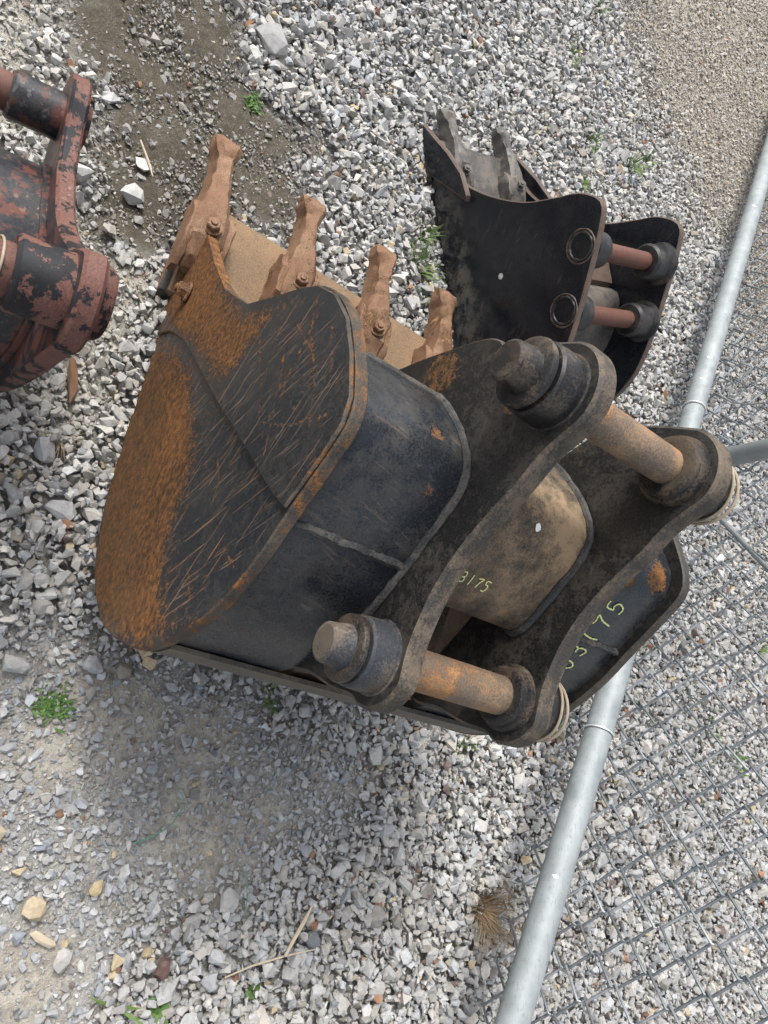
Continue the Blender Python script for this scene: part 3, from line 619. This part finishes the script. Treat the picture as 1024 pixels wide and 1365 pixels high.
# pins with their bosses, caps, collars and rubber rings
def pin(par, c, rp, name='pin'):
    p = obj(name, lathe([(rp * .9, .400), (rp, .401), (rp, .47), (rp, .543), (rp * .9, .545)], c, O1, [M1_pin], 36, wob=.006), par)
    obj('pin_cap', lathe([(.0145, .3245), (.0168, .3262), (.0178, .334), (.0195, .343), (.0200, .3445)], c, O1, [M1_cap if c == LO else M1_boss], 40, wob=.012), p)
    obj('flange', lathe([(.0270, .3440), (.0285, .3450), (.0292, .3475), (.0285, .3500), (.0265, .3510)], c, O1, [M1_boss], 44, wob=.01), p)
    obj('boss', lathe([(.0225, .3505), (.0232, .3535), (.0285, .3540), (.0305, .3560), (.0312, .366), (.0315, .3790), (.0345, .3808)], c, O1, [M1_cap if c == LO else M1_boss], 44, wob=.008), p)
    obj('collar', lathe([(rp + .0005, .5305), (rp + .0075, .5300), (.0285, .5312), (.0292, .538), (.0325, .5395), (.0335, .5452)], c, O1, [M1_boss], 44, wob=.01, midx=[1, 0, 0, 0, 0] if False else None), p)
    obj('outer_boss', lathe([(.0345, .5648), (.0315, .5665), (.0305, .590), (.0285, .592), (.022, .5925), (.022, .603), (.0195, .605)], c, O1, [M1_boss], 40), p)
    ring = [(c[0] + .0315 * math.cos(a), .5945 + .002 * math.sin(a * 2), c[1] + .0315 * math.sin(a)) for a in np.linspace(0, 2 * math.pi, 40, endpoint=False)]
    obj('rubber_ring', tube(ring, .0016, [ORING], O1, 8, closed=True), p)
    ring = [(c[0] + .0325 * math.cos(a), .5860 + .0012 * math.sin(a * 3), c[1] + .0325 * math.sin(a)) for a in np.linspace(0, 2 * math.pi, 40, endpoint=False)]
    obj('rubber_ring', tube(ring, .0014, [ORING], O1, 8, closed=True), p)
    return p
pu = pin(b1, UP, .0170); pl_ = pin(b1, LO, .0188)
obj('grease_nipple', hexbolt((UP[0] + .012, .366, UP[1] - .0270), (.4, -.25, -.9), .0042, .007, [M1_tooth], O1), pu)
obj('paint_mark', mesh(*(lambda c: ([Vector(p) - Vector(O1) for p in c], [(0, 1, 2, 3)]))([(-.0735, .371, .4565), (-.0722, .374, .457), (-.0700, .369, .4595), (-.0713, .366, .459)]), [MARK]), pl_)
# handwriting and paint spots on the back plates
def on_profile(P, s0, y0, side=1):
    L = np.concatenate([[0], np.cumsum(np.linalg.norm(np.diff(P, axis=0), axis=1))]); N = -normals2(P, False)
    def f(sv, y, lift=.0009):
        s = s0 + sv; x = np.interp(s, L, P[:, 0]); z = np.interp(s, L, P[:, 1]); nx = np.interp(s, L, N[:, 0]); nz = np.interp(s, L, N[:, 1])
        return Vector((x + nx * lift, y, z + nz * lift)) - Vector(O1)
    return f
def arc_at(P, z):   # arc length where the panel comes down through height z
    L = np.concatenate([[0], np.cumsum(np.linalg.norm(np.diff(P, axis=0), axis=1))]); i0 = int(np.argmax(P[:, 1])); i = i0 + int(np.argmax(P[i0:, 1] < z)); return L[i]
fm = on_profile(MIDs, 0, .0); ff = on_profile(OUTs, 0, .0)
handwriting('03175', lambda u, v, l=.0012: fm(.214 - v, .425 + u, l), .0076, .0115, .0021, .0006, b1)
handwriting('03175', lambda u, v, l=.0012: ff(.262 - u, .641 - v, l), .0150, .0235, .0050, .0009, b1)
def splat(f, s, y, r, name, mat, par, n=9):
    P = [f(s + r * math.cos(a) * random.uniform(.6, 1.1), y + r * math.sin(a) * random.uniform(.6, 1.1), .0011) for a in np.linspace(0, 6.283, n, endpoint=False)]
    obj(name, mesh([f(s, y, .0016)] + P, [(0, i + 1, (i + 1) % n + 1) for i in range(n)], [mat]), par)
splat(fm, .137, .476, .0042, 'paint_spot', WHITE, b1)
splat(ff, .078, .2685, .008, 'paint_spot', plainmat('cream_paint', (.6, .56, .42), (.74, .71, .6), .7), b1, 11)

# ============================================================ the narrow black bucket behind it
S2 = 1.064; W2 = .25; O2 = (-.55, S2 + W2 / 2, -.014)
base2 = B2X * O2[0] + B2Y * O2[1]
b2 = thing('excavator_bucket', 'narrow glossy black trenching bucket with two red brown pins behind the rusty one', 'bucket', (base2[0], base2[1], 0), B2T, 'excavator buckets on the gravel')
RIM2 = [(-.790, .004), (-.735, -.010), (-.649, -.012), (-.545, -.014), (-.456, -.013), (-.376, -.010), (-.31, .01), (-.262, .055), (-.24, .11), (-.245, .16), (-.272, .205), (-.305, .236), (-.336, .258), (-.372, .281), (-.429, .315), (-.475, .340), (-.502, .350), (-.522, .342), (-.545, .310), (-.559, .265), (-.581, .203), (-.621, .139), (-.67, .082), (-.72, .042), (-.765, .02)]
def wear2(P):
    g = 1 - sstep(.01, .075, P[:, 1] + (vnoise(P, 30, 3) - .5) * .05); return np.stack([g * .22, g, g * .2], 1)
obj('side_plate', plate(RIM2, S2, S2 + .014, (M2_plate, M2_edge), O2, bev=.002, dense=.01, wear=wear2), b2)
obj('side_plate', plate(RIM2, S2 + W2 - .014, S2 + W2, (M2_plate, M2_edge), O2, bev=.002), b2)
SH2 = resample([(-.46, .18), (-.44, .205), (-.40, .20), (-.35, .165), (-.315, .12), (-.30, .08), (-.32, .035), (-.38, .0), (-.46, -.005), (-.55, -.006), (-.65, -.004), (-.74, .002), (-.785, .008)], .012)
obj('back_plate', shell(SH2, S2 + .0145, S2 + W2 - .0145, .010, (M2_in, M2_in), O2, 6), b2)
obj('inner_rib', plate([(-.56, .19), (-.54, .20), (-.46, .20), (-.45, .185), (-.47, .17), (-.55, .18)], S2 + .016, S2 + W2 - .016, (M2_edge, M2_edge), O2, bev=.002, smooth_poly=False), b2)
obj('cutting_edge', plate([(-.66, -.006), (-.80, .004), (-.806, .010), (-.798, .020), (-.66, .010)], S2 + .0142, S2 + W2 - .0142, (M2_in, M2_in), O2, bev=.002, smooth_poly=False), b2)
CUT = [(-.836, .004), (-.812, -.006), (-.743, -.012), (-.640, .078), (-.648, .086), (-.695, .080), (-.75, .055), (-.80, .025)]
for y0, y1 in ((S2 - .013, S2 - .0005), (S2 + W2 + .0005, S2 + W2 + .013)):
    c = obj('side_cutter', plate(CUT, y0, y1, (M2_plate, M2_edge), O2, bev=.003, smooth_poly=False), b2)
for yy in (S2 + .036, S2 + .196): tooth(b2, yy, -.018, O2, .80, -.052, 0, M2_in)
for c in ((-.458, .298), (-.368, .244)):
    p = obj('pin', lathe([(.0155, S2 + .012), (.016, S2 + .014), (.016, S2 + W2 - .014), (.0155, S2 + W2 - .012)], c, O2, [M2_pin], 28), b2)
    obj('boss', lathe([(.030, S2 + .0135), (.030, S2 + .046), (.027, S2 + .050), (.018, S2 + .0505)], c, O2, [M2_boss], 36), p)
    obj('boss', lathe([(.018, S2 + W2 - .062), (.027, S2 + W2 - .0615), (.031, S2 + W2 - .057), (.032, S2 + W2 - .022), (.038, S2 + W2 - .018), (.039, S2 + W2 - .0138)], c, O2, [M2_boss], 36), p)
    for rr, mt in ((.0275, M2_edge), (.0225, M2_boss)):
        ring = [(c[0] + rr * math.cos(a), S2 - .0002, c[1] + rr * math.sin(a)) for a in np.linspace(0, 2 * math.pi, 36, endpoint=False)]
        obj('weld_ring', tube(ring, .0016 if rr > .025 else .0026, [mt], O2, 6, closed=True, rj=.4), p)
obj('bolt_hole', lathe([(.0058, S2 - .0012), (.0042, S2 - .0012), (.0042, S2 - .0002)], (-.477, .123), O2, [TIE], 16), b2)

# ============================================================ the maroon bucket at the left edge
B3T = R(9.15); B3X = np.array([math.cos(B3T), math.sin(B3T)]); B3Y = np.array([-math.sin(B3T), math.cos(B3T)]); O3 = (-.44, -.04, -.014)
O3B = (-.44, -.044)
base3 = B3X * O3B[0] + B3Y * O3B[1]
b3 = thing('excavator_bucket', 'maroon and black excavator bucket with chipped paint at the left edge', 'bucket', (base3[0], base3[1], 0), B3T, 'excavator buckets on the gravel')
U3 = (-.606, .178); L3 = (-.307, .374)
EAR3 = arc(U3, .050, 205, 85, 9) + [(-.565, .2215), (-.52, .225), (-.481, .241), (-.445, .262), (-.41, .293), (-.378, .331), (-.352, .366), (-.338, .398)] + arc(L3, .050, 110, -25, 12) + [(-.268, .31), (-.280, .22), (-.298, .12), (-.32, .03), (-.335, -.008), (-.42, -.012), (-.50, .02), (-.545, .07), (-.575, .12)]
def wear_none(P): return np.zeros((len(P), 3))
for y0, y1 in ((.126, .146), (-.226, -.206)):
    e = obj('ear_plate', plate(EAR3, y0, y1, (M3, M3_mar), O3, bev=.003, step=.007), b3)
SH3 = resample([(-.565, .135), (-.545, .165), (-.51, .190), (-.47, .205), (-.43, .228), (-.40, .250), (-.37, .272), (-.345, .275), (-.328, .25), (-.318, .19), (-.325, .10), (-.345, .03), (-.37, .005)], .01)
obj('back_plate', shell(SH3, -.205, .1255, .012, (M3, M3_mar), O3, 10), b3, 'curved black back plate with maroon patches')
obj('floor_plate', shell(resample([(-.37, .004), (-.45, -.004), (-.52, .03), (-.556, .085), (-.564, .134)], .012), -.2048, .1253, .012, (M3_mar, M3_mar), O3, 6), b3)
for c, rp, rb_, s0, s1, hd in ((L3, .0228, .0325, .082, .1262, .160), (U3, .0205, .0262, .072, .1262, .155)):
    p = obj('pin', lathe([(rp * .9, -.205), (rp, -.203), (rp, .0), (rp, .120), (rp * .95, .125)], c, O3, [M3_pin], 40, wob=.006), b3)
    obj('boss', lathe([(rp + .001, s0), (rb_ - .003, s0 - .0005), (rb_, s0 + .003), (rb_ * .985, (s0 + s1) / 2), (rb_ * 1.01, s1)], c, O3, [M3_mar if c is L3 else M3], 44, wob=.012), p)
    obj('boss', lathe([(rb_, -.2062), (rb_, -.165), (rb_ - .003, -.162), (rp + .001, -.1615)], c, O3, [M3_mar], 36), p)
    obj('pin_head', lathe([(rb_ * 1.08, .1455), (rb_ * 1.05, .150), (rb_ * .98, hd - .003), (rb_ * .90, hd)], c, O3, [M3_mar], 40, wob=.02), p)
ring = [(L3[0] + .0245 * math.cos(a), .070 + .003 * math.sin(a), L3[1] + .0245 * math.sin(a)) for a in np.linspace(0, 2 * math.pi, 36, endpoint=False)]
obj('rubber_ring', tube(ring, .0012, [ORING], O3, 8, closed=True), b3)
obj('weld_bead', tube([(p[0] + .002, .1235, p[1] + .003) for p in SH3[1:-8]], .0045, [M3], O3, 7, rj=.15), b3)

# ============================================================ the chain-link gate
Ra = Vector((.277, .977, .190)); Rb = Vector((-1.89, 1.773, .085)); D = (Rb - Ra).normalized(); Dh = Vector((D.x, D.y, 0)).normalized(); NF = Vector((-Dh.y, Dh.x, 0))
if NF.y < 0: NF = -NF
gate_base = Ra + D * .9; g0 = Vector((gate_base.x, gate_base.y, 0))
gate = thing('chain_link_gate', 'galvanised chain link gate with a thick bottom rail standing along the gravel', 'gate', g0)
def G(p): return Vector(p)
rail_pts = [Ra + D * t for t in np.linspace(-1.0, 3.2, 30)]
obj('bottom_rail', tube(rail_pts, .0240, [GALV], g0, 28), gate)
def on_fence(px, py, back=0.):
    d = Vector(CR @ np.array([px - 512, py - 682.5, 1000.])); o_ = Vector((0, 0, 1.014)); pl = Ra + NF * back; return o_ + d * ((pl - o_).dot(NF) / d.dot(NF))
j0 = on_fence(908, 622); t0 = (j0 - Ra).dot(D); foot = Ra + D * t0
obj('upright_tube', tube([foot + Vector((0, 0, .018)), foot + Vector((0, 0, 1.25))], .0205, [POST], g0, 24), gate)
for tt in (-.95, 3.15):
    f2 = Ra + D * tt; obj('upright_tube', tube([f2 + Vector((0, 0, .018)), f2 + Vector((0, 0, 1.25))], .0205, [POST], g0, 20), gate)
obj('top_rail', tube([Ra + D * t + Vector((0, 0, 1.24)) for t in (-.98, 3.18)], .0205, [GALV], g0, 20), gate)
q0 = on_fence(904, 633, .03); q1 = on_fence(1024, 758, .03); dr = (q1 - q0).normalized()
obj('truss_rod', tube([q0, q0 + dr * .35, q0 + dr * 1.3], .0052, [POST], g0, 10), gate)
# the woven wires: each a flattened spiral standing upright, hooked into its neighbours
HX = .031; HZ = .0425; BACK = .030
def fence_bottom(t): return -.092 + .038 * min(1, max(0, t / 2.0))
nstr = int(4.1 / HX)
for i in range(nstr):
    t = -.93 + i * HX; p0 = Ra + D * t; zb = fence_bottom(t) + (.0 if i % 2 == 0 else HZ * 0)
    pts = []; n = int((1.22 - zb) / HZ)
    ph = random.uniform(-.0025, .0025); sg = random.uniform(-.0012, .0012)
    for k in range(n + 1):
        s = (k + i) % 2
        dx = (HX * .5 + .0022) * (1 if s else -1) + ph; w = .0032
        for e, zz in ((-1, -.003), (1, .003)):
            dep = w * (1 if (s ^ (e > 0)) else -1)
            pts.append(p0 + Dh * dx + NF * (BACK + dep) + Vector((0, 0, zb + k * HZ + zz)) + Dh * (random.uniform(-.0013, .0013) + .002 * math.sin(k * .35 + i * .11)) + Vector((0, 0, random.uniform(-.0012, .0012) + sg * k * .2)))
    if i % 2 == 0 or True:
        q = pts[0]; pts = [q + Vector((0, 0, -.010)) + Dh * (.012 if (i % 2) else -.012) * -1 + NF * .004, q + Vector((0, 0, -.013))] + pts
    obj('woven_wire', tube(pts, .0020, [WIRE if i % 4 else WIREB], g0, 6), gate)
# wire ties round the rail and the upright
def tie(c, axis, r, par, tail):
    a = Vector(axis).normalized(); u = a.orthogonal().normalized(); w = a.cross(u)
    P = [c + (u * math.cos(x) + w * math.sin(x)) * r + a * .004 * math.sin(x * .5) for x in np.linspace(0, 5.9, 26)]
    P += [P[-1] + tail * .5, P[-1] + tail]
    obj('wire_tie', tube(P, .0017, [TIE], g0, 6), par)
for px, py in ((795, 978), (918, 549)):
    c = on_fence(px, py); c = Ra + D * (c - Ra).dot(D); tie(c, D, .0262, gate, NF * .012 + Vector((0, 0, .03)))
tie(foot + Vector((0, 0, .085)), (0, 0, 1), .0228, gate, Dh * .03)
lw = [on_fence(x, y, .018) for x, y in ((955, 515), (962, 528), (975, 536), (995, 539), (1024, 537), (1060, 540))]
obj('loose_wire', tube(lw, .0021, [WIREB], g0, 6), gate)
for px, py, r in ((1007, 262, .010), (1003, 284, .008), (940, 487, .009), (936, 514, .008), (735, 1172, .006)):   # scuffs and flecks on the rail
    c = on_fence(px, py); t = (c - Ra).dot(D); c = Ra + D * t; out = (Vector((0, 0, 1.014)) - c); out -= D * out.dot(D); out.normalize(); sd = D.cross(out)
    n = 9; P = []
    for a in np.linspace(0, 6.283, n, endpoint=False):
        th = r / .024 * math.sin(a) * random.uniform(.4, 1.1); P.append(c + (out * math.cos(th) + sd * math.sin(th)) * .0244 + D * r * .5 * math.cos(a) - g0)
    obj('paint_fleck', mesh(P, [tuple(range(n))], [WHITE if r < .0095 else POST]), gate)

# ============================================================ weeds, straw, twine, sticks
def zg(x, y): return float(height(np.array([[x, y]]))[0]) - .006
def tuft(x, y, n, h, spread, w, mat, lab, cat, name, group=None, broad=False, droop=.5, swirl=0):
    V = []; F = []
    for k in range(n):
        a = random.uniform(0, 6.283); L = h * random.uniform(.55, 1.15); lean = random.uniform(.25, 1.0) * spread; r0 = random.uniform(.1, 1.0 if broad else .25) * h * spread; L *= random.uniform(.35, .7) if broad else 1
        d = Vector((math.cos(a), math.sin(a), 0)); s = Vector((-d.y, d.x, 0)); b = len(V); ba = random.uniform(0, 6.283); base = Vector((math.cos(ba), math.sin(ba), 0)) * (r0 if broad else 0) * random.uniform(.3, 1.2); r0 = 0 if broad else r0; m = 5; sw = random.uniform(-1, 1) * swirl; ww = w * random.uniform(.6, 1.2)
        for i in range(m + 1):
            t = i / m; p = base + d * (r0 + lean * L * t ** 1.2) + Vector((0, 0, L * (t - droop * t * t * lean)))
            wd_ = ww * (math.sin(math.pi * (.12 + .86 * t)) if broad else (1 - t * .92)); p = p + s * (sw * L * t * t); tw = s * wd_ + Vector((0, 0, wd_ * .3))
            V += [p + tw, p - tw]
            if i: F.append((b + 2 * i - 2, b + 2 * i - 1, b + 2 * i + 1, b + 2 * i))
    o = obj(name, mesh(V, F, [mat], smooth=60)); o.location = (x, y, zg(x, y)); return tag(o, lab, cat, group)
GP = 'green weeds growing through the gravel'
tuft(.002, .273, 150, .017, 1.7, .0019, LEAF, 'low spreading green weed in the stones beside the heel of the big bucket', 'weed', 'weed', GP, True)
tuft(-1.002, .278, 110, .016, 1.4, .0022, LEAF, 'bright green weed at the edge of the mud patch above the teeth', 'weed', 'weed', GP, True)
tuft(-.985, .665, 34, .045, 1.1, .0020, GRASS, 'grass tuft beside the cutter of the black bucket, farthest from its pins', 'grass', 'grass_tuft', GP)
tuft(-.915, .672, 40, .050, 1.1, .0020, GRASS, 'thick grass tuft growing against the floor of the black bucket', 'grass', 'grass_tuft', GP)
tuft(-.875, .705, 24, .038, 1.1, .0019, GRASS, 'short grass tuft between the black bucket and the last rusty tooth', 'grass', 'grass_tuft', GP)
tuft(-1.56, 1.10, 36, .040, 1.1, .0022, GRASS, 'grass tuft beyond the far cutter of the black bucket, nearer the middle', 'grass', 'grass_tuft', GP)
tuft(-1.61, 1.258, 44, .055, 1.0, .0024, GRASS, 'tall yellow green grass tuft at the edge of the brown dirt', 'grass', 'grass_tuft', GP)
tuft(-1.682, 1.33, 26, .040, 1.0, .0022, GRASS, 'small grass tuft close beside the tall one at the dirt edge', 'grass', 'grass_tuft', GP)
tuft(-1.751, .983, 26, .040, 1.1, .0020, GRASS, 'sparse grass tuft highest up on the clean white gravel', 'grass', 'grass_tuft', GP)
tuft(-.257, 1.79, 22, .055, 1.0, .0034, GRASS, 'upright green weed behind the wire mesh, the taller of the pair', 'weed', 'weed', GP, True)
tuft(-.198, 1.92, 18, .060, .9, .0034, GRASS, 'narrow leaved green weed behind the wire mesh, nearest the edge', 'weed', 'weed', GP, True)
tuft(.342, .512, 22, .026, 1.3, .0065, LEAF, 'broad leaved green weed at the bottom edge of the packed dust', 'weed', 'weed', GP, True)
tuft(.337, .462, 3, .044, 1.1, .0030, GRASS, 'few pale green blades lying beside the broad leaved weed', 'weed', 'weed', GP)
tuft(-.074, .985, 30, .026, 1.2, .0020, GRASS, 'mossy grass under the rounded end of the far ear plate', 'grass', 'grass_tuft', GP)
tuft(-.066, .575, 22, .022, 1.2, .0024, LEAF, 'small weed close under the curved heel of the big bucket', 'weed', 'weed', GP, True)
tuft(.321, .650, 14, .022, 1.1, .0040, LEAF, 'tiny bright green weed among the pale stones near the dry stick', 'weed', 'weed', GP, True)
tuft(-1.066, .537, 14, .018, 1.1, .0034, LEAF, 'little green weed on the gravel above the second tooth', 'weed', 'weed', GP, True)
tuft(-.842, .630, 16, .022, 1.1, .0030, LEAF, 'little green weed between the third and fourth teeth', 'weed', 'weed', GP, True)
tuft(-.142, 1.206, 24, .035, 1.1, .0020, GRASS, 'grass tuft under the rubber ring of the lower pin beside the rail', 'grass', 'grass_tuft', GP)
tuft(-.50, 2.00, 24, .050, 1.0, .0028, GRASS, 'green grass behind the mesh next to the far corner of the big bucket', 'grass', 'grass_tuft', GP)
tuft(-1.421, 1.08, 24, .032, 1.1, .0020, GRASS, 'grass tuft beyond the black bucket, lowest of those on the white gravel', 'grass', 'grass_tuft', GP)
tuft(-2.00, 1.065, 20, .035, 1.1, .0022, GRASS, 'grass tuft at the top edge where gravel turns to dirt', 'grass', 'grass_tuft', GP)
dg = tuft(.19, 1.075, 300, .070, 1.1, .0009, DRY, 'dead brown grass clump beside the bottom rail of the gate', 'grass', 'dry_grass', None, swirl=.6, droop=.25); dg.location.z += .010
tuft(-.325, .175, 26, .030, 1.5, .0009, DRY, 'dead brown root tuft lying between the maroon bucket and the rusty side plate', 'grass', 'dry_grass', None, droop=.8)
def lay(name, pts, r, mat, lab, cat, z=.012, seg=7, rj=0):
    P = [(x, y, z + float(height(np.array([[x, y]]))[0]) + (d[0] if d else 0)) for x, y, *d in pts]; c = P[len(P) // 2]
    o = obj(name, tube(P, r, [mat], c, seg, rj=rj)); o.location = c; return tag(o, lab, cat)
lay('dry_stick', [(.272, .688), (.25, .697), (.228, .707), (.204, .716)], [.0022, .003, .0032, .0015], STRAW, 'pale dry stick lying on the grey gravel', 'stick', .010)
lay('dry_stick', [(.30, .60), (.285, .64), (.272, .69), (.262, .74)], [.001, .0014, .0014, .0008], STRAW, 'thin bent straw lying across the gravel below the pale stick', 'stick', .008)
lay('dry_stick', [(-.80, .135), (-.775, .155), (-.755, .168)], [.0014, .0018, .001], STRAW, 'short pale twig lying in the mud patch', 'stick', .004)
lay('twine', [(.070, .458), (.085, .472), (.10, .475), (.122, .465), (.138, .443), (.147, .422)], .0008, TWINE, 'longer curved piece of green twine lying on the dusty stones', 'twine', .004, 6, .3)
lay('twine', [(.165, .59), (.18, .60), (.205, .608), (.224, .610)], .0007, TWINE, 'shorter straight piece of green twine on the dusty stones', 'twine', .004, 6, .3)
def slab(name, x, y, L, w, h, rz, mat, lab, cat):
    V, F = rock_template(int(abs(x * 1000) + y * 500), 16); V = V / np.abs(V).max(0) * np.array([L, w, h]) / 2
    o = obj(name, big_mesh(name, V, F, None, [mat])); o.location = (x, y, h * .5 + zg(x, y) + .003); o.rotation_euler = (.1, .05, rz); return tag(o, lab, cat)
slab('wood_scrap', .165, .262, .055, .030, .012, .5, STRAW, 'pale broken wood scrap at the left edge of the packed dust', 'wood')
slab('dry_leaf', .262, .345, .038, .012, .006, 1.1, STRAW, 'pale curled dry leaf beside the cream yellow stone', 'leaf')
slab('bark_piece', .096, 1.60, .045, .016, .010, .9, BARK, 'brown piece of bark lying behind the wire mesh', 'bark')
slab('stick_end', -.40, .165, .075, .014, .010, .35, BARK, 'dark rotten stick lying under the maroon bucket', 'stick')
